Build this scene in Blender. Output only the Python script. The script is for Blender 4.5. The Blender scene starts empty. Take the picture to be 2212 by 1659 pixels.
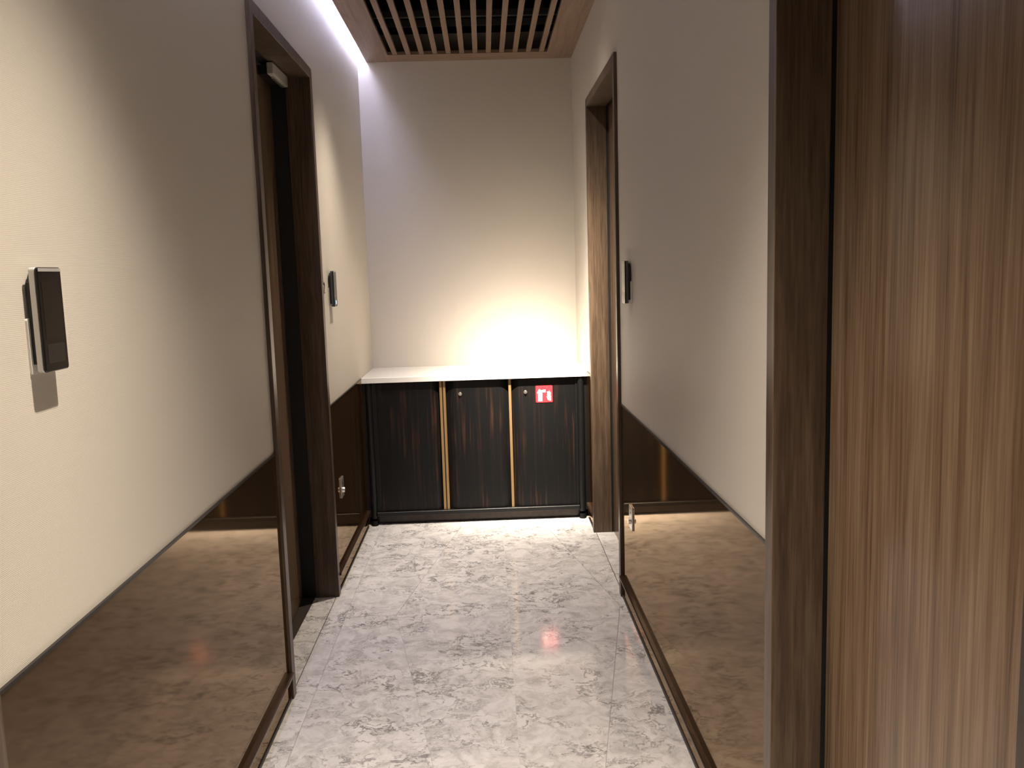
import bpy, bmesh, math, random
from mathutils import Matrix, Vector
random.seed(4)
S = bpy.context.scene
COL = S.collection

# ------------------------------------------------------------------ camera
cam_d = bpy.data.cameras.new('camera')
cam_d.sensor_fit = 'HORIZONTAL'; cam_d.sensor_width = 36.0; cam_d.lens = 30.615
cam_d.clip_start = 0.02
cam = bpy.data.objects.new('camera', cam_d); COL.objects.link(cam)
F = Vector((0.02818046, 0.99138921, -0.12787998)); Rr = Vector((0.99904193, -0.03221839, -0.02961762)); U = Vector((0.03348268, 0.12692283, 0.99134732))
cam.matrix_world = Matrix(((Rr.x, U.x, -F.x, 0), (Rr.y, U.y, -F.y, 0), (Rr.z, U.z, -F.z, 1.5), (0, 0, 0, 1)))
S.camera = cam

# ------------------------------------------------------------------ world, exposure, lamp settings
w = bpy.data.worlds.new('world'); S.world = w; w.use_nodes = True
w.node_tree.nodes['Background'].inputs[0].default_value = (0.02, 0.02, 0.022, 1)
w.node_tree.nodes['Background'].inputs[1].default_value = 0.3
S.view_settings.view_transform = 'Standard'; S.view_settings.look = 'None'
S.view_settings.exposure = 0.0; S.view_settings.gamma = 1.0; S.view_settings.use_curve_mapping = False

WARM = (1.0, 0.875, 0.725)
# downlights: kind, (x, y), aim, power, beam lobes ((weight, width in degrees, sharpness), ...)
DOWNLIGHTS = [
    ('near', (-0.15, 1.42), (-0.15, 1.42, 0.0), 660, ((1.0, 18, 2), (0.19, 33.5, 7))),
    ('spot', (0.22, 3.95), (0.26, 5.32, 0.62), 2900, ((1.0, 10.2, 2), (0.09, 20, 2))),
    ('left', (-0.26, 4.30), (-0.26, 4.34, 0.0), 240, ((0.6, 18, 2), (0.40, 36, 6))),
    ('rear', (0.12, 0.30), (0.12, 0.30, 0.0), 330, ((1.0, 22, 2), (0.08, 36, 6))),
]
LED_POWER = 46.0
LED_COL = (0.66, 0.68, 1.0)

# ------------------------------------------------------------------ measured layout (metres)
XL, XR = -0.7465, 0.596          # wallpaper planes
YB = 5.695                       # end wall
YF = -1.3                        # wall behind the camera
ZC = 2.826                       # ceiling
DADO = 0.900
PROUD = 0.014

# ------------------------------------------------------------------ helpers
def box(bm, x0, x1, y0, y1, z0, z1):
    if x0 > x1: x0, x1 = x1, x0
    if y0 > y1: y0, y1 = y1, y0
    if z0 > z1: z0, z1 = z1, z0
    v = [bm.verts.new(p) for p in ((x0,y0,z0),(x1,y0,z0),(x1,y1,z0),(x0,y1,z0),(x0,y0,z1),(x1,y0,z1),(x1,y1,z1),(x0,y1,z1))]
    for f in ((0,3,2,1),(4,5,6,7),(0,1,5,4),(1,2,6,5),(2,3,7,6),(3,0,4,7)):
        bm.faces.new([v[i] for i in f])
    return bm

def prism(bm, pts, lo, hi, axis='z'):
    """extrude a polygon (list of 2D pts) along an axis"""
    def P(a, b, c):
        return {'z': (a, b, c), 'x': (c, a, b), 'y': (a, c, b)}[axis]
    A = [bm.verts.new(P(a, b, lo)) for a, b in pts]; B = [bm.verts.new(P(a, b, hi)) for a, b in pts]
    n = len(pts)
    bm.faces.new(A[::-1]); bm.faces.new(B)
    for i in range(n):
        j = (i+1) % n
        bm.faces.new((A[i], A[j], B[j], B[i]))
    return bm

def cyl(bm, c, r, h, axis='z', seg=24, r2=None):
    """cylinder/frustum from c along +axis by h"""
    r2 = r if r2 is None else r2
    ring = []
    for k, rad in ((0, r), (1, r2)):
        vs = []
        for i in range(seg):
            a = 2*math.pi*i/seg; ca, sa = math.cos(a)*rad, math.sin(a)*rad
            d = {'z': (ca, sa, k*h), 'x': (k*h, ca, sa), 'y': (ca, k*h, sa)}[axis]
            vs.append(bm.verts.new((c[0]+d[0], c[1]+d[1], c[2]+d[2])))
        ring.append(vs)
    bm.faces.new(ring[0][::-1]); bm.faces.new(ring[1])
    for i in range(seg):
        j = (i+1) % seg
        bm.faces.new((ring[0][i], ring[0][j], ring[1][j], ring[1][i]))
    return bm

def rrect(cx, cy, w_, h_, r, n=5):
    pts = []
    for (sx, sy, a0) in ((1,1,0),(-1,1,90),(-1,-1,180),(1,-1,270)):
        for k in range(n+1):
            a = math.radians(a0+90*k/n)
            pts.append((cx+sx*(w_/2-r)+r*math.cos(a), cy+sy*(h_/2-r)+r*math.sin(a)))
    return pts

def obj(name, bm, mat, parent=None, bevel=0.0, smooth=False, seg=2):
    bmesh.ops.recalc_face_normals(bm, faces=bm.faces)
    if bevel > 0:
        es = [e for e in bm.edges if len(e.link_faces) == 2 and e.calc_face_angle(0) > 0.6]
        bmesh.ops.bevel(bm, geom=es, offset=bevel, segments=seg, affect='EDGES', profile=0.5, clamp_overlap=True)
    me = bpy.data.meshes.new(name)
    if parent is not None:
        off = parent.matrix_world.translation if parent.parent is None else WORLD[parent]
        bm.transform(Matrix.Translation(-Vector(off)))
    bm.to_mesh(me); bm.free()
    if smooth:
        for p_ in me.polygons: p_.use_smooth = True
    me.materials.append(mat)
    o = bpy.data.objects.new(name, me); COL.objects.link(o)
    if parent is not None:
        o.parent = parent; WORLD[o] = Vector(off)
    else:
        WORLD[o] = Vector((0, 0, 0))
    return o
WORLD = {}

def thing(name, label, cat, loc, group=None):
    o = bpy.data.objects.new(name, None); o.empty_display_size = 0.05
    COL.objects.link(o); o.location = loc
    bpy.context.view_layer.update()
    WORLD[o] = Vector(loc)
    o['label'] = label; o['category'] = cat
    if group: o['group'] = group
    return o

def tag(o, label, cat, group=None):
    o['label'] = label; o['category'] = cat
    if group: o['group'] = group
    return o

def struct(name, bm, mat, **k):
    o = obj(name, bm, mat, **k); o['kind'] = 'structure'; return o

B = bmesh.new

# ------------------------------------------------------------------ materials
def newmat(name):
    m = bpy.data.materials.new(name); m.use_nodes = True
    nt = m.node_tree; bs = nt.nodes['Principled BSDF']
    return m, nt, bs

def N(nt, t, **kw):
    n = nt.nodes.new(t)
    for k, v in kw.items():
        if k.startswith('i_'):
            n.inputs[int(k[2:]) if k[2:].isdigit() else k[2:].replace('_', ' ')].default_value = v
        else: setattr(n, k, v)
    return n

def plain(name, col, rough=0.5, metal=0.0, spec=0.5, emit=None, es=0.0, coat=0.0):
    m, nt, bs = newmat(name)
    bs.inputs['Base Color'].default_value = (*col, 1); bs.inputs['Roughness'].default_value = rough
    bs.inputs['Metallic'].default_value = metal; bs.inputs['Specular IOR Level'].default_value = spec
    bs.inputs['Coat Weight'].default_value = coat; bs.inputs['Coat Roughness'].default_value = 0.05
    # slight procedural mottling of the finish
    no = N(nt, 'ShaderNodeTexNoise'); no.inputs['Scale'].default_value = 60
    mr = N(nt, 'ShaderNodeMapRange'); mr.inputs[3].default_value = rough*0.9; mr.inputs[4].default_value = min(1, rough*1.1+0.005)
    tc = N(nt, 'ShaderNodeTexCoord')
    nt.links.new(tc.outputs['Object'], no.inputs['Vector']); nt.links.new(no.outputs['Fac'], mr.inputs[0]); nt.links.new(mr.outputs[0], bs.inputs['Roughness'])
    if emit:
        bs.inputs['Emission Color'].default_value = (*emit, 1); bs.inputs['Emission Strength'].default_value = es
    return m

def ramp(nt, stops):
    r = N(nt, 'ShaderNodeValToRGB'); e = r.color_ramp.elements
    while len(e) < len(stops): e.new(0.5)
    for i, (p_, c) in enumerate(stops):
        e[i].position = p_; e[i].color = (*c, 1)
    return r

def wood(name, cols, grain=38.0, stretch=0.05, rough=0.32, spec=0.4, axis='z', bump=0.06, coat=0.0):
    """streaky veneer, grain along axis; cols = dark, mid, light"""
    m, nt, bs = newmat(name); L = nt.links.new
    tc = N(nt, 'ShaderNodeTexCoord'); mp = N(nt, 'ShaderNodeMapping')
    sc = {'z': (1, 1, stretch), 'y': (1, stretch, 1), 'x': (stretch, 1, 1)}[axis]
    mp.inputs['Scale'].default_value = sc
    L(tc.outputs['Object'], mp.inputs['Vector'])
    n1 = N(nt, 'ShaderNodeTexNoise'); n1.inputs['Scale'].default_value = grain; n1.inputs['Detail'].default_value = 5; n1.inputs['Roughness'].default_value = 0.6; n1.inputs['Distortion'].default_value = 0.4
    n2 = N(nt, 'ShaderNodeTexNoise'); n2.inputs['Scale'].default_value = grain*5; n2.inputs['Detail'].default_value = 3
    n3 = N(nt, 'ShaderNodeTexNoise'); n3.inputs['Scale'].default_value = grain*0.28; n3.inputs['Detail'].default_value = 2
    for n in (n1, n2, n3): L(mp.outputs[0], n.inputs['Vector'])
    a = N(nt, 'ShaderNodeMath', operation='MULTIPLY_ADD'); a.inputs[1].default_value = 0.30; L(n2.outputs['Fac'], a.inputs[0])
    b = N(nt, 'ShaderNodeMath', operation='MULTIPLY'); b.inputs[1].default_value = 0.45; L(n1.outputs['Fac'], b.inputs[0]); L(b.outputs[0], a.inputs[2])
    c = N(nt, 'ShaderNodeMath', operation='MULTIPLY_ADD'); c.inputs[1].default_value = 0.25; L(n3.outputs['Fac'], c.inputs[0]); L(a.outputs[0], c.inputs[2])
    r = ramp(nt, [(0.38, cols[0]), (0.5, cols[1]), (0.62, cols[2])]); L(c.outputs[0], r.inputs[0])
    L(r.outputs[0], bs.inputs['Base Color'])
    bs.inputs['Roughness'].default_value = rough; bs.inputs['Specular IOR Level'].default_value = spec
    bs.inputs['Coat Weight'].default_value = coat; bs.inputs['Coat Roughness'].default_value = 0.06
    bp = N(nt, 'ShaderNodeBump'); bp.inputs['Strength'].default_value = bump; bp.inputs['Distance'].default_value = 0.001
    L(n2.outputs['Fac'], bp.inputs['Height']); L(bp.outputs[0], bs.inputs['Normal'])
    return m

WALNUT = wood('walnut_veneer', ((0.040, 0.025, 0.016), (0.080, 0.053, 0.034), (0.130, 0.090, 0.059)), rough=0.36)
WALNUT_LEAF_LIT = wood('walnut_veneer_lit', ((0.080, 0.048, 0.028), (0.142, 0.094, 0.059), (0.212, 0.147, 0.096)), grain=36, stretch=0.03, rough=0.20, spec=0.25, bump=0.02)  # jamb veneer over again, lightened as if the leaf caught more light
WALNUT_CEIL = wood('walnut_ceiling_veneer', ((0.13, 0.078, 0.052), (0.19, 0.122, 0.085), (0.24, 0.16, 0.115)), axis='y', rough=0.5)
WALNUT_CEILX = wood('walnut_ceiling_crosspiece', ((0.13, 0.078, 0.052), (0.19, 0.122, 0.085), (0.24, 0.16, 0.115)), axis='x', rough=0.5)
SKIRT = wood('skirting_walnut', ((0.022, 0.012, 0.007), (0.036, 0.020, 0.012), (0.056, 0.033, 0.019)), axis='y', rough=0.22)
BLACKWOOD = plain('cabinet_frame_black', (0.005, 0.005, 0.0052), 0.35, 0, 0.35)
EBONY = None
def ebony():
    m, nt, bs = newmat('macassar_ebony'); L = nt.links.new
    tc = N(nt, 'ShaderNodeTexCoord'); mp = N(nt, 'ShaderNodeMapping'); mp.inputs['Scale'].default_value = (1, 0.3, 0.03); L(tc.outputs['Object'], mp.inputs['Vector'])
    n1 = N(nt, 'ShaderNodeTexNoise'); n1.inputs['Scale'].default_value = 70; n1.inputs['Detail'].default_value = 4; n1.inputs['Roughness'].default_value = 0.55
    L(mp.outputs[0], n1.inputs['Vector'])
    mp2 = N(nt, 'ShaderNodeMapping'); mp2.inputs['Scale'].default_value = (1, 0.3, 0.45); L(tc.outputs['Object'], mp2.inputs['Vector'])
    n2 = N(nt, 'ShaderNodeTexNoise'); n2.inputs['Scale'].default_value = 8; n2.inputs['Detail'].default_value = 1; L(mp2.outputs[0], n2.inputs['Vector'])
    r1 = ramp(nt, [(0.50, (0, 0, 0)), (0.68, (1, 1, 1))]); L(n1.outputs['Fac'], r1.inputs[0])
    r2 = ramp(nt, [(0.42, (0.15, 0.15, 0.15)), (0.66, (1, 1, 1))]); L(n2.outputs['Fac'], r2.inputs[0])
    mu = N(nt, 'ShaderNodeMath', operation='MULTIPLY'); L(r1.outputs[0], mu.inputs[0]); L(r2.outputs[0], mu.inputs[1])
    mx = N(nt, 'ShaderNodeMix', data_type='RGBA'); L(mu.outputs[0], mx.inputs[0])
    mx.inputs[6].default_value = (0.0040, 0.0040, 0.0041, 1); mx.inputs[7].default_value = (0.030, 0.0145, 0.0095, 1)
    L(mx.outputs[2], bs.inputs['Base Color']); bs.inputs['Roughness'].default_value = 0.34; bs.inputs['Specular IOR Level'].default_value = 0.28
    return m
EBONY = ebony()

def wallpaper(name, col):
    """vinyl wallpaper with a fine horizontal rib"""
    m, nt, bs = newmat(name); L = nt.links.new
    tc = N(nt, 'ShaderNodeTexCoord')
    no = N(nt, 'ShaderNodeTexNoise'); no.inputs['Scale'].default_value = 14; no.inputs['Detail'].default_value = 3
    L(tc.outputs['Object'], no.inputs['Vector'])
    sx = N(nt, 'ShaderNodeSeparateXYZ'); L(tc.outputs['Object'], sx.inputs[0])
    wob = N(nt, 'ShaderNodeMath', operation='MULTIPLY_ADD'); wob.inputs[1].default_value = 0.0015; L(no.outputs['Fac'], wob.inputs[0]); L(sx.outputs[2], wob.inputs[2])
    k = N(nt, 'ShaderNodeMath', operation='MULTIPLY'); k.inputs[1].default_value = 2*math.pi/0.0030; L(wob.outputs[0], k.inputs[0])
    s = N(nt, 'ShaderNodeMath', operation='SINE'); L(k.outputs[0], s.inputs[0])
    fine = N(nt, 'ShaderNodeTexNoise'); fine.inputs['Scale'].default_value = 420; fine.inputs['Detail'].default_value = 2
    mp = N(nt, 'ShaderNodeMapping'); mp.inputs['Scale'].default_value = (0.35, 0.35, 1); L(tc.outputs['Object'], mp.inputs['Vector']); L(mp.outputs[0], fine.inputs['Vector'])
    h = N(nt, 'ShaderNodeMath', operation='MULTIPLY_ADD'); h.inputs[1].default_value = 0.5; L(fine.outputs['Fac'], h.inputs[2]); L(s.outputs[0], h.inputs[0])
    bp = N(nt, 'ShaderNodeBump'); bp.inputs['Strength'].default_value = 0.20; bp.inputs['Distance'].default_value = 0.0004
    L(h.outputs[0], bp.inputs['Height']); L(bp.outputs[0], bs.inputs['Normal'])
    mx = N(nt, 'ShaderNodeMix', data_type='RGBA')
    mr = N(nt, 'ShaderNodeMapRange'); mr.inputs[1].default_value = -0.5; mr.inputs[2].default_value = 1.5; L(h.outputs[0], mr.inputs[0])
    L(mr.outputs[0], mx.inputs[0])
    mx.inputs[6].default_value = (*[c*0.94 for c in col], 1); mx.inputs[7].default_value = (*[min(1, c*1.05) for c in col], 1)
    L(mx.outputs[2], bs.inputs['Base Color']); bs.inputs['Roughness'].default_value = 0.55; bs.inputs['Specular IOR Level'].default_value = 0.25
    return m
PAPER = wallpaper('ribbed_wallpaper', (0.535, 0.495, 0.435))

def marble(name, rough=0.09, spec=0.5, tint=(1, 1, 1)):
    m, nt, bs = newmat(name); L = nt.links.new
    tc = N(nt, 'ShaderNodeTexCoord'); oi = N(nt, 'ShaderNodeObjectInfo')
    ofs = N(nt, 'ShaderNodeVectorMath', operation='SCALE'); ofs.inputs[0].default_value = (13.7, 7.1, 5.3); L(oi.outputs['Random'], ofs.inputs['Scale'])
    ad = N(nt, 'ShaderNodeVectorMath', operation='ADD'); L(tc.outputs['Object'], ad.inputs[0]); L(ofs.outputs[0], ad.inputs[1])
    dn = N(nt, 'ShaderNodeTexNoise'); dn.inputs['Scale'].default_value = 7; dn.inputs['Detail'].default_value = 4; L(ad.outputs[0], dn.inputs['Vector'])
    d0 = N(nt, 'ShaderNodeVectorMath', operation='SUBTRACT'); d0.inputs[1].default_value = (0.5, 0.5, 0.5); L(dn.outputs['Color'], d0.inputs[0])
    d1 = N(nt, 'ShaderNodeVectorMath', operation='SCALE'); d1.inputs['Scale'].default_value = 0.24; L(d0.outputs[0], d1.inputs[0])
    d2 = N(nt, 'ShaderNodeTexNoise'); d2.inputs['Scale'].default_value = 45; d2.inputs['Detail'].default_value = 4; L(ad.outputs[0], d2.inputs['Vector'])
    d3 = N(nt, 'ShaderNodeVectorMath', operation='SUBTRACT'); d3.inputs[1].default_value = (0.5, 0.5, 0.5); L(d2.outputs['Color'], d3.inputs[0])
    d4 = N(nt, 'ShaderNodeVectorMath', operation='SCALE'); d4.inputs['Scale'].default_value = 0.045; L(d3.outputs[0], d4.inputs[0])
    p1 = N(nt, 'ShaderNodeVectorMath', operation='ADD'); L(ad.outputs[0], p1.inputs[0]); L(d1.outputs[0], p1.inputs[1])
    p2 = N(nt, 'ShaderNodeVectorMath', operation='ADD'); L(p1.outputs[0], p2.inputs[0]); L(d4.outputs[0], p2.inputs[1])
    mp = N(nt, 'ShaderNodeMapping'); mp.inputs['Scale'].default_value = (0.75, 1.05, 1); mp.inputs['Rotation'].default_value = (0, 0, 0.25); L(p2.outputs[0], mp.inputs['Vector'])
    # thin broken squiggly veins, in drifts
    vo = N(nt, 'ShaderNodeTexNoise'); vo.inputs['Scale'].default_value = 13; vo.inputs['Detail'].default_value = 3.5; vo.inputs['Roughness'].default_value = 0.62; vo.inputs['Distortion'].default_value = 0.35; L(mp.outputs[0], vo.inputs['Vector'])
    q1 = N(nt, 'ShaderNodeMath', operation='SUBTRACT'); q1.inputs[1].default_value = 0.5; L(vo.outputs['Fac'], q1.inputs[0])
    q2 = N(nt, 'ShaderNodeMath', operation='ABSOLUTE'); L(q1.outputs[0], q2.inputs[0])
    rv = ramp(nt, [(0.0, (1, 1, 1)), (0.016, (0.75, 0.75, 0.75)), (0.045, (0, 0, 0))]); L(q2.outputs[0], rv.inputs[0])
    mk = N(nt, 'ShaderNodeTexNoise'); mk.inputs['Scale'].default_value = 5.5; mk.inputs['Detail'].default_value = 5; mk.inputs['Roughness'].default_value = 0.7; L(mp.outputs[0], mk.inputs['Vector'])
    rm = ramp(nt, [(0.43, (0, 0, 0)), (0.60, (1, 1, 1))]); L(mk.outputs['Fac'], rm.inputs[0])
    vm = N(nt, 'ShaderNodeMath', operation='MULTIPLY'); L(rv.outputs[0], vm.inputs[0]); L(rm.outputs[0], vm.inputs[1])
    # soft grey clouds
    cl = N(nt, 'ShaderNodeTexNoise'); cl.inputs['Scale'].default_value = 15; cl.inputs['Detail'].default_value = 6; cl.inputs['Roughness'].default_value = 0.62; L(p1.outputs[0], cl.inputs['Vector'])
    rc = ramp(nt, [(0.40, (0.78*tint[0], 0.755*tint[1], 0.735*tint[2])), (0.54, (0.67*tint[0], 0.645*tint[1], 0.625*tint[2])), (0.68, (0.53*tint[0], 0.51*tint[1], 0.495*tint[2]))]); L(cl.outputs['Fac'], rc.inputs[0])
    mx = N(nt, 'ShaderNodeMix', data_type='RGBA'); L(rc.outputs[0], mx.inputs[6]); mx.inputs[7].default_value = (0.19, 0.178, 0.172, 1)
    vs = N(nt, 'ShaderNodeMath', operation='MULTIPLY'); vs.inputs[1].default_value = 0.92; L(vm.outputs[0], vs.inputs[0]); L(vs.outputs[0], mx.inputs[0])
    L(mx.outputs[2], bs.inputs['Base Color'])
    bs.inputs['Roughness'].default_value = rough; bs.inputs['Specular IOR Level'].default_value = spec
    return m
MARBLE = marble('polished_marble', rough=0.105)
COUNTER = plain('white_stone_counter', (0.72, 0.70, 0.66), 0.14)
GROUT = plain('floor_joint', (0.62, 0.60, 0.57), 0.6)
JOINT_SHADE = plain('dark_joint_and_shade', (0.05, 0.045, 0.045), 0.5)  # threshold joint filler, also the painted contact shade along the walls

def lacquer(name, base, tint, ior, rough):
    """dark brown back-painted glass: brown body under a warm Fresnel gloss"""
    m, nt, bs = newmat(name); L = nt.links.new
    nt.nodes.remove(bs)
    tc = N(nt, 'ShaderNodeTexCoord'); no = N(nt, 'ShaderNodeTexNoise'); no.inputs['Scale'].default_value = 1.6; no.inputs['Detail'].default_value = 2
    L(tc.outputs['Object'], no.inputs['Vector'])
    r = ramp(nt, [(0.3, [c*0.9 for c in base]), (0.7, [c*1.1 for c in base])]); L(no.outputs['Fac'], r.inputs[0])
    di = N(nt, 'ShaderNodeBsdfDiffuse'); L(r.outputs[0], di.inputs['Color'])
    gl = N(nt, 'ShaderNodeBsdfGlossy'); gl.inputs['Color'].default_value = (*tint, 1); gl.inputs['Roughness'].default_value = rough
    fr = N(nt, 'ShaderNodeFresnel'); fr.inputs['IOR'].default_value = ior
    mx = N(nt, 'ShaderNodeMixShader'); L(fr.outputs[0], mx.inputs[0]); L(di.outputs[0], mx.inputs[1]); L(gl.outputs[0], mx.inputs[2])
    L(mx.outputs[0], nt.nodes['Material Output'].inputs['Surface'])
    return m
BRONZE = lacquer('bronze_lacquered_glass', (0.027, 0.0145, 0.0070), (1.0, 0.79, 0.57), 1.62, 0.055)
BEAD = plain('dado_bead', (0.014, 0.011, 0.010), 0.3, 0.2)
DARKGAP = plain('shadow_gap_black', (0.006, 0.006, 0.006), 0.6)
BRASS = plain('brushed_brass', (0.38, 0.245, 0.115), 0.38, 0.7)
CHROME = plain('polished_chrome', (0.80, 0.77, 0.72), 0.28, 1.0)
STEEL = plain('brushed_steel', (0.62, 0.60, 0.56), 0.28, 0.9)
ALU = plain('reader_silver_bezel', (0.55, 0.54, 0.53), 0.35, 0.6)
DARKFLOOR = plain('dark_brown_inner_floor', (0.045, 0.036, 0.031), 0.4)
PULL = plain('dark_bronze_pull', (0.035, 0.027, 0.018), 0.45)
BLACKGLASS = plain('black_glass_front', (0.006, 0.006, 0.006), 0.08, 0, 0.3)
GREYSIDE = plain('reader_grey_side', (0.06, 0.06, 0.063), 0.4)
BLACKPL = plain('black_plastic', (0.008, 0.008, 0.009), 0.45)
WHITEPL = plain('white_plastic', (0.72, 0.70, 0.66), 0.4)
SCREEN = plain('reader_screen', (0.010, 0.009, 0.008), 0.1, 0, 0.3)
KEYPAD = plain('reader_keypad', (0.006, 0.006, 0.006), 0.2, 0, 0.3)
BLUE = plain('blue_led', (0.1, 0.3, 0.9), 0.3, emit=(0.25, 0.5, 1.0), es=3.5)
CLOSER = plain('closer_silver_paint', (0.52, 0.50, 0.48), 0.4, 0.2)
RED = plain('sign_red', (0.78, 0.022, 0.03), 0.35)
SIGNWHITE = plain('sign_white', (0.88, 0.88, 0.86), 0.4)
VOID = plain('ceiling_void_black', (0.006, 0.006, 0.007), 0.8)
PIPE = plain('dark_painted_steel', (0.045, 0.045, 0.045), 0.5)
PLASTER = plain('ceiling_paint', (0.55, 0.52, 0.48), 0.8)
DARKTEXT = plain('dark_bronze_numeral', (0.05, 0.038, 0.03), 0.4)
LEDMAT = plain('led_diffuser', (0.9, 0.9, 0.9), 0.5, emit=LED_COL, es=LED_POWER)
LENS = plain('downlight_lens', (0.9, 0.85, 0.75), 0.4, emit=WARM, es=8.0)

# ------------------------------------------------------------------ room shell
DOORS = {  # side, y near, y far, end of jamb, leaf plane
    'left':  (-1, 2.985, 4.025, -0.842, -0.846),
    'right': (1, 3.838, 4.880, 0.688, 0.699),
    'near_right': (1, 0.745, 1.787, 0.692, 0.700),
    'near_left': (-1, 0.200, 1.240, -0.842, -0.846),
}
DH = 2.415
def wall_side(name, s, xw, doors):
    bm = B(); t = s*0.16; y = YF
    for (y0, y1) in doors:
        box(bm, xw, xw+t, y, y0, 0, 2.99); box(bm, xw, xw+t, y0, y1, DH, 2.99); y = y1
    box(bm, xw, xw+t, y, YB, 0, 2.99)
    return struct(name, bm, PAPER)
wl = wall_side('wall_left', -1, XL, [(0.200, 1.240), (2.985, 4.025)])
wr = wall_side('wall_right', 1, XR, [(0.745, 1.787), (3.838, 4.880)])
bm = B(); box(bm, XL-0.16, XR+0.16, YB, YB+0.14, 0, 2.99); wb = struct('wall_back', bm, PAPER)
bm = B(); box(bm, XL-0.16, XR+0.16, YF-0.14, YF, 0, 2.99); wf = struct('wall_front', bm, PAPER)

# floor: concrete-coloured bed plus marble slabs cut as long diamonds
bm = B(); box(bm, -1.10, 0.95, YF-0.1, YB+0.1, -0.08, -0.0035); fl = struct('floor', bm, GROUT)
def clip(poly, a, b, c):
    """keep a*x+b*y<=c"""
    out = []
    for i in range(len(poly)):
        p_, q = poly[i], poly[(i+1) % len(poly)]
        dp, dq = a*p_[0]+b*p_[1]-c, a*q[0]+b*q[1]-c
        if dp <= 0: out.append(p_)
        if dp*dq < 0:
            t = dp/(dp-dq); out.append((p_[0]+t*(q[0]-p_[0]), p_[1]+t*(q[1]-p_[1])))
    return out
cx, hw, hl, ymid = 0.061, 0.500, 2.62, 3.73
def joint_polys():
    res = []
    for sx in (-1, 1):
        edge = -0.665 if sx < 0 else XR
        tip = cx + sx*hw
        ys = [ymid+hl, ymid, ymid-hl, ymid-2*hl]
        # inner triangles of each diamond and the outer trapezia between them
        for ym in (ymid, ymid-2*hl):
            tri = [(cx, ym-hl), (tip, ym), (cx, ym+hl)]
            res.append(tri)
        res.append([(tip, ymid), (edge, ymid), (edge, ymid-2*hl), (tip, ymid-2*hl), (cx, ymid-hl)])
        res.append([(tip, ymid), (cx, ymid+hl), (edge, ymid+hl), (edge, ymid)])
    res.append([(XL, YF), (-0.665, YF), (-0.665, YB), (XL, YB)])
    fin = []
    for p_ in res:
        for (a, b, c) in ((0, -1, -YF), (0, 1, YB-0.0)): p_ = clip(p_, a, b, c)
        if len(p_) > 2: fin.append(p_)
    return fin
def inset(poly, d):
    n = len(poly); A = sum(poly[i][0]*poly[(i+1) % n][1]-poly[(i+1) % n][0]*poly[i][1] for i in range(n))
    if A < 0: poly = poly[::-1]
    res = []
    for i in range(n):
        p0, p1, p2 = Vector(poly[i-1]), Vector(poly[i]), Vector(poly[(i+1) % n])
        e1 = (p1-p0).normalized(); e2 = (p2-p1).normalized()
        n1 = Vector((-e1.y, e1.x)); n2 = Vector((-e2.y, e2.x))
        den = 1+n1.dot(n2)
        res.append(p1+(n1+n2)*(d/max(den, 0.2)))
    return [(v.x, v.y) for v in res]
for p_ in joint_polys():
    bm = B(); prism(bm, inset(p_, 0.0008), -0.012, 0.0); obj('slab', bm, MARBLE, fl)

# ceiling: painted part near the camera, LED slot along the left wall
CX0 = -0.690
GY0 = 4.20
bm = B(); box(bm, CX0, XR, YF, GY0, ZC, ZC+0.16); box(bm, XL, CX0, YF, 1.9, ZC, ZC+0.16)
ceil = struct('ceiling', bm, PLASTER)
bm = B(); box(bm, XL-0.16, XR+0.16, YF-0.14, YB+0.14, 3.40, 3.46); box(bm, XL-0.16, XR+0.16, GY0-0.03, GY0, 2.99, 3.40)
box(bm, XL-0.16, XL-0.10, GY0, YB+0.14, 2.99, 3.40); box(bm, XR+0.10, XR+0.16, GY0, YB+0.14, 2.99, 3.40); box(bm, XL-0.10, XR+0.10, YB+0.08, YB+0.14, 2.99, 3.40)
struct('ceiling_void', bm, VOID)

# slatted wooden ceiling grille
g = thing('ceiling_grille', 'dark walnut slatted ceiling panel above the low cabinet', 'ceiling grille', (-0.05, 4.95, ZC))
fx0, fx1, fy0, fy1 = -0.540, 0.432, 4.40, 5.525
bm = B(); box(bm, CX0, fx0, GY0, YB, ZC, ZC+0.02); obj('side_board', bm, WALNUT_CEIL, g)
bm = B(); box(bm, fx1, XR, GY0, YB, ZC, ZC+0.02); obj('side_board', bm, WALNUT_CEIL, g)
bm = B(); box(bm, fx0, fx1, fy1, YB, ZC, ZC+0.02); obj('end_board', bm, WALNUT_CEILX, g)
bm = B(); box(bm, fx0, fx1, GY0, fy0, ZC, ZC+0.02); obj('end_board', bm, WALNUT_CEILX, g)
first = None
for k in range(12):
    x = -0.495+k*0.0811
    if first is None:
        bm = B(); box(bm, x-0.0145, x+0.0145, fy0, fy1, ZC+0.002, ZC+0.020); first = obj('slat', bm, WALNUT_CEIL, g); x0_ = x
    else:
        o = first.copy(); COL.objects.link(o); o.parent = g; o.location = first.location+Vector((x-x0_, 0, 0))
# dark service rails in the void above
for i, (y, lab) in enumerate(((5.375, 'dark steel service rail above the ceiling slats, farther from the end wall'), (5.565, 'dark steel service rail above the ceiling slats, right beside the end wall'))):
    t = thing('ceiling_rail', lab, 'rail', (-0.06, y, 3.0), 'service rails in the ceiling void')
    bm = B(); box(bm, -0.60, 0.50, y-0.016, y+0.016, 3.0, 3.006); box(bm, -0.60, 0.50, y-0.016, y-0.012, 3.006, 3.035); box(bm, -0.60, 0.50, y+0.012, y+0.016, 3.006, 3.035)
    obj('channel', bm, PIPE, t)
    for x in (-0.52, 0.40):
        bm = B(); cyl(bm, (x, y, 3.003), 0.006, 0.397, 'z', 10); obj('hanger_rod', bm, PIPE, t)

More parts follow.
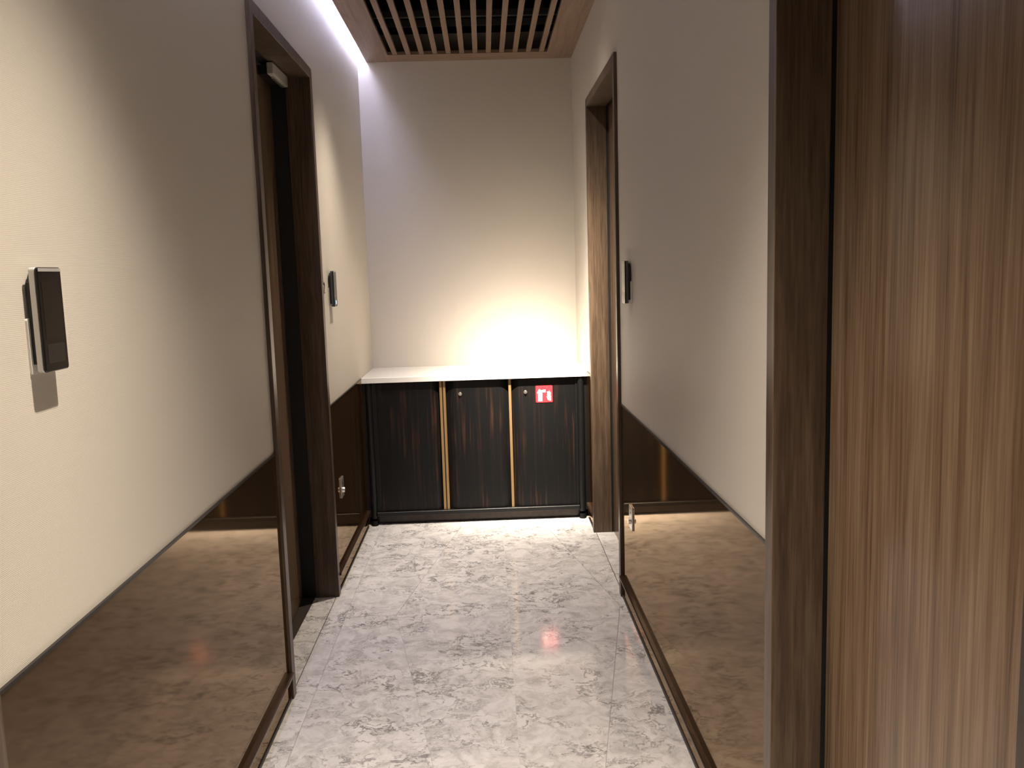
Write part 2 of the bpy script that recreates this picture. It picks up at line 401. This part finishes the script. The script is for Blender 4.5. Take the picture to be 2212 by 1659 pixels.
# LED strip in the slot
t = thing('led_strip', 'cool white LED strip glowing in the slot between left wall and ceiling', 'light strip', (XL+0.028, 3.8, 2.90))
bm = B(); box(bm, XL+0.001, CX0-0.001, 1.9, YB-0.001, 2.906, 2.93); obj('channel', bm, ALU, t)
bm = B(); box(bm, XL+0.004, XL+0.040, 1.905, YB-0.004, 2.900, 2.906); obj('diffuser', bm, LEDMAT, t)
bm = B(); box(bm, CX0+0.0005, CX0+0.012, GY0, YB, ZC+0.0205, 2.93); obj('upstand', bm, PLASTER, g)

# downlights
for nm, (x, y), aim, pw, lobes in DOWNLIGHTS:
    lab = {'near': 'recessed warm downlight in the ceiling just ahead of the camera', 'spot': 'recessed warm spotlight aimed at the cabinet wall', 'left': 'recessed warm downlight near the left wall beside the slats', 'rear': 'recessed warm downlight in the ceiling behind the camera'}[nm]
    t = thing('downlight', lab, 'downlight', (x, y, ZC), 'recessed ceiling downlights')
    bm = B(); n = 28
    ro, ri = 0.045, 0.034
    vs = [[bm.verts.new((x+r*math.cos(2*math.pi*i/n), y+r*math.sin(2*math.pi*i/n), z)) for i in range(n)] for r, z in ((ro, ZC-0.0005), (ro, ZC-0.004), (ri, ZC-0.004), (ri, ZC-0.0005))]
    for a in range(4):
        for i in range(n):
            j = (i+1) % n; bm.faces.new((vs[a][i], vs[a][j], vs[(a+1) % 4][j], vs[(a+1) % 4][i]))
    obj('trim_ring', bm, WHITEPL, t)
    bm = B(); cyl(bm, (x, y, ZC-0.0018), ri-0.001, 0.0013, 'z', n); obj('lens', bm, LENS, t)
    ld = bpy.data.lights.new('downlight_beam', 'SPOT'); ld.energy = pw; ld.color = WARM; ld.spot_size = math.radians(124); ld.spot_blend = 0.3; ld.shadow_soft_size = 0.022
    # reflector optics: intensity falls off round the axis as a sum of bell-shaped lobes
    ld.use_nodes = True; lt = ld.node_tree; em = lt.nodes['Emission']
    tcn = N(lt, 'ShaderNodeTexCoord'); sp = N(lt, 'ShaderNodeSeparateXYZ'); lt.links.new(tcn.outputs['Normal'], sp.inputs[0])
    ab = N(lt, 'ShaderNodeMath', operation='ABSOLUTE'); lt.links.new(sp.outputs[2], ab.inputs[0])
    ac = N(lt, 'ShaderNodeMath', operation='ARCCOSINE', use_clamp=False); lt.links.new(ab.outputs[0], ac.inputs[0])
    prev = None
    for wgt, sg_, pw_ in lobes:
        dv = N(lt, 'ShaderNodeMath', operation='DIVIDE'); dv.inputs[1].default_value = math.radians(sg_); lt.links.new(ac.outputs[0], dv.inputs[0])
        sq = N(lt, 'ShaderNodeMath', operation='POWER'); sq.inputs[1].default_value = pw_; lt.links.new(dv.outputs[0], sq.inputs[0])
        ng = N(lt, 'ShaderNodeMath', operation='MULTIPLY'); ng.inputs[1].default_value = -1.0; lt.links.new(sq.outputs[0], ng.inputs[0])
        ex = N(lt, 'ShaderNodeMath', operation='EXPONENT'); lt.links.new(ng.outputs[0], ex.inputs[0])
        ml = N(lt, 'ShaderNodeMath', operation='MULTIPLY'); ml.inputs[1].default_value = wgt; lt.links.new(ex.outputs[0], ml.inputs[0])
        if prev is None: prev = ml
        else:
            sm = N(lt, 'ShaderNodeMath', operation='ADD'); lt.links.new(prev.outputs[0], sm.inputs[0]); lt.links.new(ml.outputs[0], sm.inputs[1]); prev = sm
    lt.links.new(prev.outputs[0], em.inputs['Strength'])
    lo = bpy.data.objects.new('downlight_beam', ld); COL.objects.link(lo)
    p0 = Vector((x, y, ZC-0.03)); lo.location = p0-Vector((x, y, ZC)); lo.parent = t
    lo.rotation_euler = (Vector(aim)-p0).to_track_quat('-Z', 'Y').to_euler()

# ------------------------------------------------------------------ doors
def door(nr, key):
    s, y0, y1, xj, xleaf = DOORS[key]
    xw = XL if s < 0 else XR
    xf = xw-s*PROUD
    d = bpy.data.objects.new('door_%d' % nr, None); COL.objects.link(d); d.location = (xw, (y0+y1)/2, 0); d['kind'] = 'structure'; d.empty_display_size = 0.1
    bpy.context.view_layer.update(); WORLD[d] = Vector(d.location)
    J = 0.045
    for a, b in ((y0, y0+J), (y1-J, y1)):
        bm = B(); box(bm, xf, xj, a, b, 0, DH); obj('jamb', bm, WALNUT, d, bevel=0.0012, seg=1)
    bm = B(); box(bm, xf, xj, y0+J, y1-J, DH-J, DH); obj('head', bm, WALNUT, d, bevel=0.0012, seg=1)
    # black gasket behind jambs; left one deepened, its black standing for an unlit room
    for a, b in ((y0, y0+J-0.004), (y1-J+0.004, y1)):
        bm = B(); box(bm, xj, xleaf+s*(0.15 if key == 'left' and a > y0 else 0.04), a, b, 0, DH); obj('gasket_shade', bm, DARKGAP, d)
    bm = B(); box(bm, xj, xleaf+s*0.04, y0+J-0.004, y1-J+0.004, DH-J+0.004, DH); obj('gasket_shade', bm, DARKGAP, d)
    bm = B(); box(bm, xleaf, xleaf+s*0.042, y0+J-0.002, y1-J-0.002 if s > 0 else y1-J-0.004, 0.005, DH-J-0.003)
    if key == 'left':   # this door stands a few centimetres ajar into the dark room behind
        bm.transform(Matrix.Translation((xleaf, y0+J, 0)) @ Matrix.Rotation(math.radians(3.6), 4, 'Z') @ Matrix.Translation((-xleaf, -(y0+J), 0)))
    obj('door_leaf', bm, WALNUT_LEAF_LIT, d)
    bm = B(); box(bm, xw+s*0.0022, xleaf if key == 'left' else xleaf+s*0.02, y0+J+0.001, y1-J-0.001, -0.012, 0.0); obj('threshold_slab', bm, MARBLE, d)
    if key == 'left':
        bm = B(); box(bm, xleaf-0.0005, xleaf-0.15, y0+J+0.001, y1-J+0.003, -0.012, 0.0); obj('inner_threshold', bm, DARKFLOOR, d)
    bm = B(); box(bm, xw-s*0.0005, xw+s*0.0022, y0+J, y1-J, -0.012, -0.0008); obj('threshold_joint', bm, JOINT_SHADE, d)
    bm = B(); box(bm, xleaf+s*0.15, xleaf+s*0.17, y0-0.05, y1+0.05, 0, DH+0.05); obj('back_lining', bm, DARKGAP, d)
    return d
d1 = door(1, 'left'); d2 = door(2, 'right'); d3 = door(3, 'near_right'); d4 = door(4, 'near_left')

# closer on the left door, long dark pull on the near right door
bm = B(); box(bm, -0.8465, -0.820, 3.668, 3.936, 2.320, 2.366); cl_ = obj('door_closer', bm, CLOSER, d1, bevel=0.004)
bm = B(); box(bm, -0.842, -0.828, 3.72, 3.90, 2.312, 2.320); obj('closer_arm', bm, STEEL, cl_, bevel=0.002)
bm = B(); box(bm, -0.8465, -0.886, 3.70, 3.90, 2.326, 2.362); obj('shade_bracket', bm, BLACKPL, cl_)  # bracket to the leaf, black to stand for the shadow beside the closer
bm = B(); prism(bm, rrect(0.684, 1.022, 0.018, 0.060, 0.006), 0.30, 2.20)
for z in (0.45, 2.05): cyl(bm, (0.692, 1.022, z), 0.008, 0.011, 'x', 12)
obj('pull_handle', bm, PULL, d3)

CF = 5.115   # line of the worktop's front edge
YD = 5.153   # front plane of the cabinet doors
# ------------------------------------------------------------------ bronze mirror wainscot, dado bead, skirting ledge
def wains(wall, s, y0, y1):
    xw = XL if s < 0 else XR
    bm = B(); box(bm, xw, xw-s*0.004, y0, y1, 0.0, DADO-0.004)
    if y1 == CF: box(bm, xw, xw-s*0.0029, y1, YD+0.004, 0.0, 0.868)
    obj('wainscot_panel', bm, BRONZE, wall)
    bm = B(); box(bm, xw, xw-s*0.006, y0, y1, DADO-0.004, DADO+0.002); obj('dado_bead', bm, BEAD, wall)
def skirt(base, s, y0, y1):
    xw = XL if s < 0 else XR
    xi = xw-s*0.004
    # slim walnut ledge with rounded nose; the lacquered glass runs on below it to the floor
    pts = [(xi, 0.088), (xw-s*0.018, 0.088), (xw-s*0.0205, 0.090), (xw-s*0.022, 0.095), (xw-s*0.0215, 0.100), (xw-s*0.018, 0.1035), (xi, 0.105)]
    bm = B()
    A = [[bm.verts.new((x, yy, z)) for x, z in pts] for yy in (y0+0.002, y1-0.002)]
    bm.faces.new(A[0]); bm.faces.new(A[1][::-1])
    for i in range(len(pts)):
        j = (i+1) % len(pts); bm.faces.new((A[0][i], A[0][j], A[1][j], A[1][i]))
    obj('ledge', bm, SKIRT, base)
    bm = B(); box(bm, xi, xw-s*0.008, y0+0.003, y1-0.003, 0.0, 0.010); obj('contact_shade', bm, JOINT_SHADE, base)  # dark strip painted in as the contact shadow where glass meets floor
def base_obj(name, s):
    d = bpy.data.objects.new(name, None); COL.objects.link(d); d.location = (XL if s < 0 else XR, 2.0, 0); d['kind'] = 'structure'; d.empty_display_size = 0.1
    bpy.context.view_layer.update(); WORLD[d] = Vector(d.location); return d
bl_, br_ = base_obj('baseboard_left', -1), base_obj('baseboard_right', 1)
for (a, b) in ((YF, 0.200), (1.240, 2.985), (4.025, CF)): wains(wl, -1, a, b); skirt(bl_, -1, a, b)
for (a, b) in ((YF, 0.745), (1.787, 3.838), (4.880, CF)): wains(wr, 1, a, b); skirt(br_, 1, a, b)

# ------------------------------------------------------------------ cabinet with three doors under the stone counter
YD = 5.153
cab = thing('low_cabinet', 'low black ebony cabinet with three doors and brass strips across the corridor end', 'cabinet', (-0.08, 5.42, 0))
bm = B()
box(bm, XL+0.003, -0.655, YD+0.004, YB, 0.05, 0.8695); box(bm, 0.520, XR-0.003, YD+0.004, YB, 0.05, 0.868)
box(bm, -0.655, 0.520, YD+0.05, YB, 0.085, 0.868)
obj('carcass', bm, BLACKWOOD, cab)
# outer posts, rounded
for xa, xb in ((-0.727, -0.690), (0.536, 0.574)):
    bm = B(); c_ = (xa+xb)/2; pts = [(xb, YD+0.004), (xb, YD-0.006)]+[(c_+(xb-xa)/2*math.cos(a), YD-0.006-0.016*math.sin(a)) for a in [math.pi*k/8 for k in range(1, 8)]]+[(xa, YD-0.006), (xa, YD+0.004)]
    prism(bm, pts, 0.045, 0.868); obj('post', bm, BLACKWOOD, cab)
    bm = B(); cyl(bm, (c_, YD-0.004, 0.0), 0.022, 0.03, 'z', 20, 0.018); obj('foot', bm, BLACKWOOD, cab)
# stiles beside the outer doors
bm = B(); box(bm, -0.690, -0.663, YD-0.004, YD+0.004, 0.058, 0.868); obj('stile', bm, BLACKWOOD, cab, bevel=0.002, seg=1)
bm = B(); box(bm, 0.522, 0.536, YD-0.004, YD+0.004, 0.058, 0.868); obj('stile', bm, BLACKWOOD, cab, bevel=0.002, seg=1)
bm = B(); box(bm, -0.690, 0.536, YD-0.022, YD+0.05, 0.058, 0.083); obj('bottom_rail', bm, BLACKWOOD, cab, bevel=0.0015, seg=1)
bm = B(); box(bm, -0.70, 0.55, YD+0.030, YD+0.05, 0.0, 0.058); obj('plinth', bm, SKIRT, cab)
# brass strips
for (xa, xb) in ((-0.2875, -0.2725), (-0.2665, -0.2515), (0.1240, 0.1400)):
    bm = B(); box(bm, xa, xb, YD-0.006, YD+0.05, 0.083, 0.868); obj('brass_strip', bm, BRASS, cab, bevel=0.001, seg=1)
bm = B(); box(bm, -0.2725, -0.2665, YD+0.006, YD+0.05, 0.083, 0.868); obj('gap_filler', bm, DARKGAP, cab)
# doors: edges next to the brass strips sweep back as finger grips
def cab_door(x0, x1, curl_l, curl_r):
    pts = []
    def curl(x, sgn):
        return [(x+sgn*0.052*t, YD+0.020*(1-math.sin(t*math.pi/2))) for t in [k/6 for k in range(7)]]
    front = []
    front += curl(x0, 1) if curl_l else [(x0, YD)]
    front += (curl(x1, -1)[::-1]) if curl_r else [(x1, YD)]
    pts = front+[(x1, YD+0.026), (x0, YD+0.026)]
    bm = B(); prism(bm, pts, 0.085, 0.862)
    return obj('door', bm, EBONY, cab, smooth=False)
cd = [cab_door(-0.661, -0.2885, False, True), cab_door(-0.2505, 0.1230, True, True), cab_door(0.1410, 0.519, True, False)]
for k, (x, z) in ((1, (-0.165, 0.786)), (2, (0.225, 0.784))):
    bm = B(); cyl(bm, (x, YD, z), 0.0115, -0.004, 'y', 24, 0.0105); cyl(bm, (x, YD-0.004, z), 0.0085, -0.007, 'y', 24, 0.0070); box(bm, x-0.001, x+0.001, YD-0.0115, YD-0.011, z-0.004, z+0.004)
    obj('lock', bm, CHROME, cd[k])

bm = B(); box(bm, XL+0.001, XR-0.001, 5.1215, YB-0.001, 0.870, 0.902)
ct = tag(obj('worktop', bm, COUNTER, bevel=0.0015, seg=1), 'white stone worktop lying on the black cabinet, brightly lit', 'worktop')

# ------------------------------------------------------------------ red fire extinguisher sign on the right cabinet door
sx0, sx1, sz0, sz1 = 0.287, 0.387, 0.7185, 0.8195
sg = thing('fire_sign', 'small square red fire extinguisher sign on the right cabinet door', 'sign', ((sx0+sx1)/2, YD, sz0))
bm = B(); prism(bm, rrect((sx0+sx1)/2, (sz0+sz1)/2, sx1-sx0, sz1-sz0, 0.005), YD-0.0025, YD-0.0002, 'y'); obj('plate', bm, RED, sg)
def U_(px, py): # zoomed pixel coordinates of the sign -> plate coordinates
    u = (px-470)/1000.0; v = (py-350)/1030.0
    u -= 0.035*v
    v += 0.03*u
    return (sx0+u*(sx1-sx0), sz1-v*(sz1-sz0))
ext = [(640,1300),(620,820),(600,805),(585,800),(565,770),(590,710),(630,670),(640,600),(670,562),(720,562),(760,600),(800,632),(850,612),(1040,575),(1065,590),(1065,745),(1040,752),(880,735),(840,735),(872,800),(888,1250),(868,1292)]
bm = B(); prism(bm, [U_(*q) for q in ext], YD-0.0031, YD-0.0025, 'y'); eo = obj('extinguisher_symbol', bm, SIGNWHITE, sg)
bm = B(); prism(bm, [U_(*q) for q in ((690,885),(805,880),(800,910),(690,935))], YD-0.0034, YD-0.0031, 'y'); obj('band', bm, RED, eo)
flame = [(1290,1245),(1215,1200),(1180,1140),(1185,1085),(1115,1020),(1200,1000),(1160,900),(1185,830),(1150,690),(1215,700),(1265,735),(1275,640),(1330,720),(1390,780),(1370,920),(1400,1000),(1385,1090),(1405,1200),(1390,1260)]
bm = B(); prism(bm, [U_(*q) for q in flame], YD-0.0031, YD-0.0025, 'y'); obj('flame_symbol', bm, SIGNWHITE, sg)

# ------------------------------------------------------------------ card readers
def reader(s, y0, lab, lit, side_mat):
    xw = XL if s < 0 else XR
    n = -s
    X = lambda a: xw+n*a
    yc = y0+0.039
    t = thing('card_reader', lab, 'card reader', (xw, yc, 1.36), 'card readers beside the doors')
    def slab(name, a0, a1, w_, z0, z1, r, mat, par=t, bev=0.0):
        bm = B(); prism(bm, rrect(yc, (z0+z1)/2, w_, z1-z0, r), min(X(a0), X(a1)), max(X(a0), X(a1)), 'x'); return obj(name, bm, mat, par, bevel=bev)
    slab('wall_plate', 0.0, 0.004, 0.080, 1.356, 1.448, 0.004, WHITEPL)
    bk = B()
    # tapered black back housing
    pts = [(y0+0.006, 1.372), (y0+0.072, 1.372), (y0+0.072, 1.505), (y0+0.062, 1.520), (y0+0.016, 1.520), (y0+0.006, 1.505)]
    prism(bk, pts, min(X(0.004), X(0.012)), max(X(0.004), X(0.012)), 'x'); obj('back_housing', bk, BLACKPL, t)
    slab('bezel', 0.012, 0.022, 0.078, 1.358, 1.530, 0.006, side_mat, bev=0.0012)
    slab('front_glass', 0.022, 0.027, 0.078, 1.358, 1.530, 0.006, BLACKGLASS, bev=0.0015)
    slab('screen', 0.027, 0.0273, 0.060, 1.412, 1.508, 0.002, SCREEN)
    kp = slab('keypad', 0.027, 0.0273, 0.058, 1.372, 1.404, 0.002, KEYPAD)
    slab('top_trim', 0.027, 0.0276, 0.074, 1.523, 1.5285, 0.001, ALU)
    if lit:
        slab('indicator_light', 0.0273, 0.0277, 0.012, 1.370, 1.388, 0.003, BLUE)
    return t
reader(-1, 1.440, 'black glass card reader with silver edge on the near left wall', False, ALU)
reader(-1, 4.225, 'card reader with a glowing blue light on the far left wall beside the numeral', True, GREYSIDE)
reader(1, 3.530, 'dark grey card reader on the right wall beside the far door', False, GREYSIDE)

# numeral 2 beside the far-left reader
cu = bpy.data.curves.new('numeral', 'FONT'); cu.body = '2'; cu.size = 0.080; cu.extrude = 0.0015; cu.align_x = 'CENTER'; cu.offset = -0.0012
to = bpy.data.objects.new('numeral_tmp', cu); COL.objects.link(to)
bpy.context.view_layer.update()
me = bpy.data.meshes.new_from_object(to.evaluated_get(bpy.context.evaluated_depsgraph_get()))
bpy.data.objects.remove(to)
me.name = 'room_numeral'; me.materials.clear(); me.materials.append(DARKTEXT)
no = bpy.data.objects.new('room_numeral', me); COL.objects.link(no)
no.matrix_world = Matrix(((0, 0, 1, XL+0.0016), (1, 0, 0, 4.108), (0, 1, 0, 1.425), (0, 0, 0, 1)))
tag(no, 'thin dark numeral 2 on the left wall before the far card reader', 'number')

# ------------------------------------------------------------------ steel plates with round knob, low on the mirror wainscot
def plate(s, yc, zc, lab):
    xw = XL if s < 0 else XR
    n = -s; X = lambda a: xw+n*a
    t = thing('lock_plate', lab, 'wall plate', (X(0.004), yc, zc-0.05), 'steel plates low on the wainscot')
    bm = B(); prism(bm, rrect(yc, zc, 0.072, 0.100, 0.004), min(X(0.0042), X(0.010)), max(X(0.0042), X(0.010)), 'x'); obj('plate', bm, STEEL, t, bevel=0.001)
    bm = B(); cyl(bm, (X(0.010), yc, zc-0.014), 0.014, n*0.010, 'x', 24, 0.012); obj('knob', bm, CHROME, t)
    bm = B(); prism(bm, rrect(yc, zc+0.020, 0.018, 0.008, 0.003), min(X(0.010), X(0.0103)), max(X(0.010), X(0.0103)), 'x'); obj('slot', bm, BLACKPL, t)
plate(-1, 4.260, 0.463, 'small steel plate with round knob on the far left mirrored wainscot')
plate(1, 3.570, 0.452, 'small steel plate with round knob on the right mirrored wainscot')
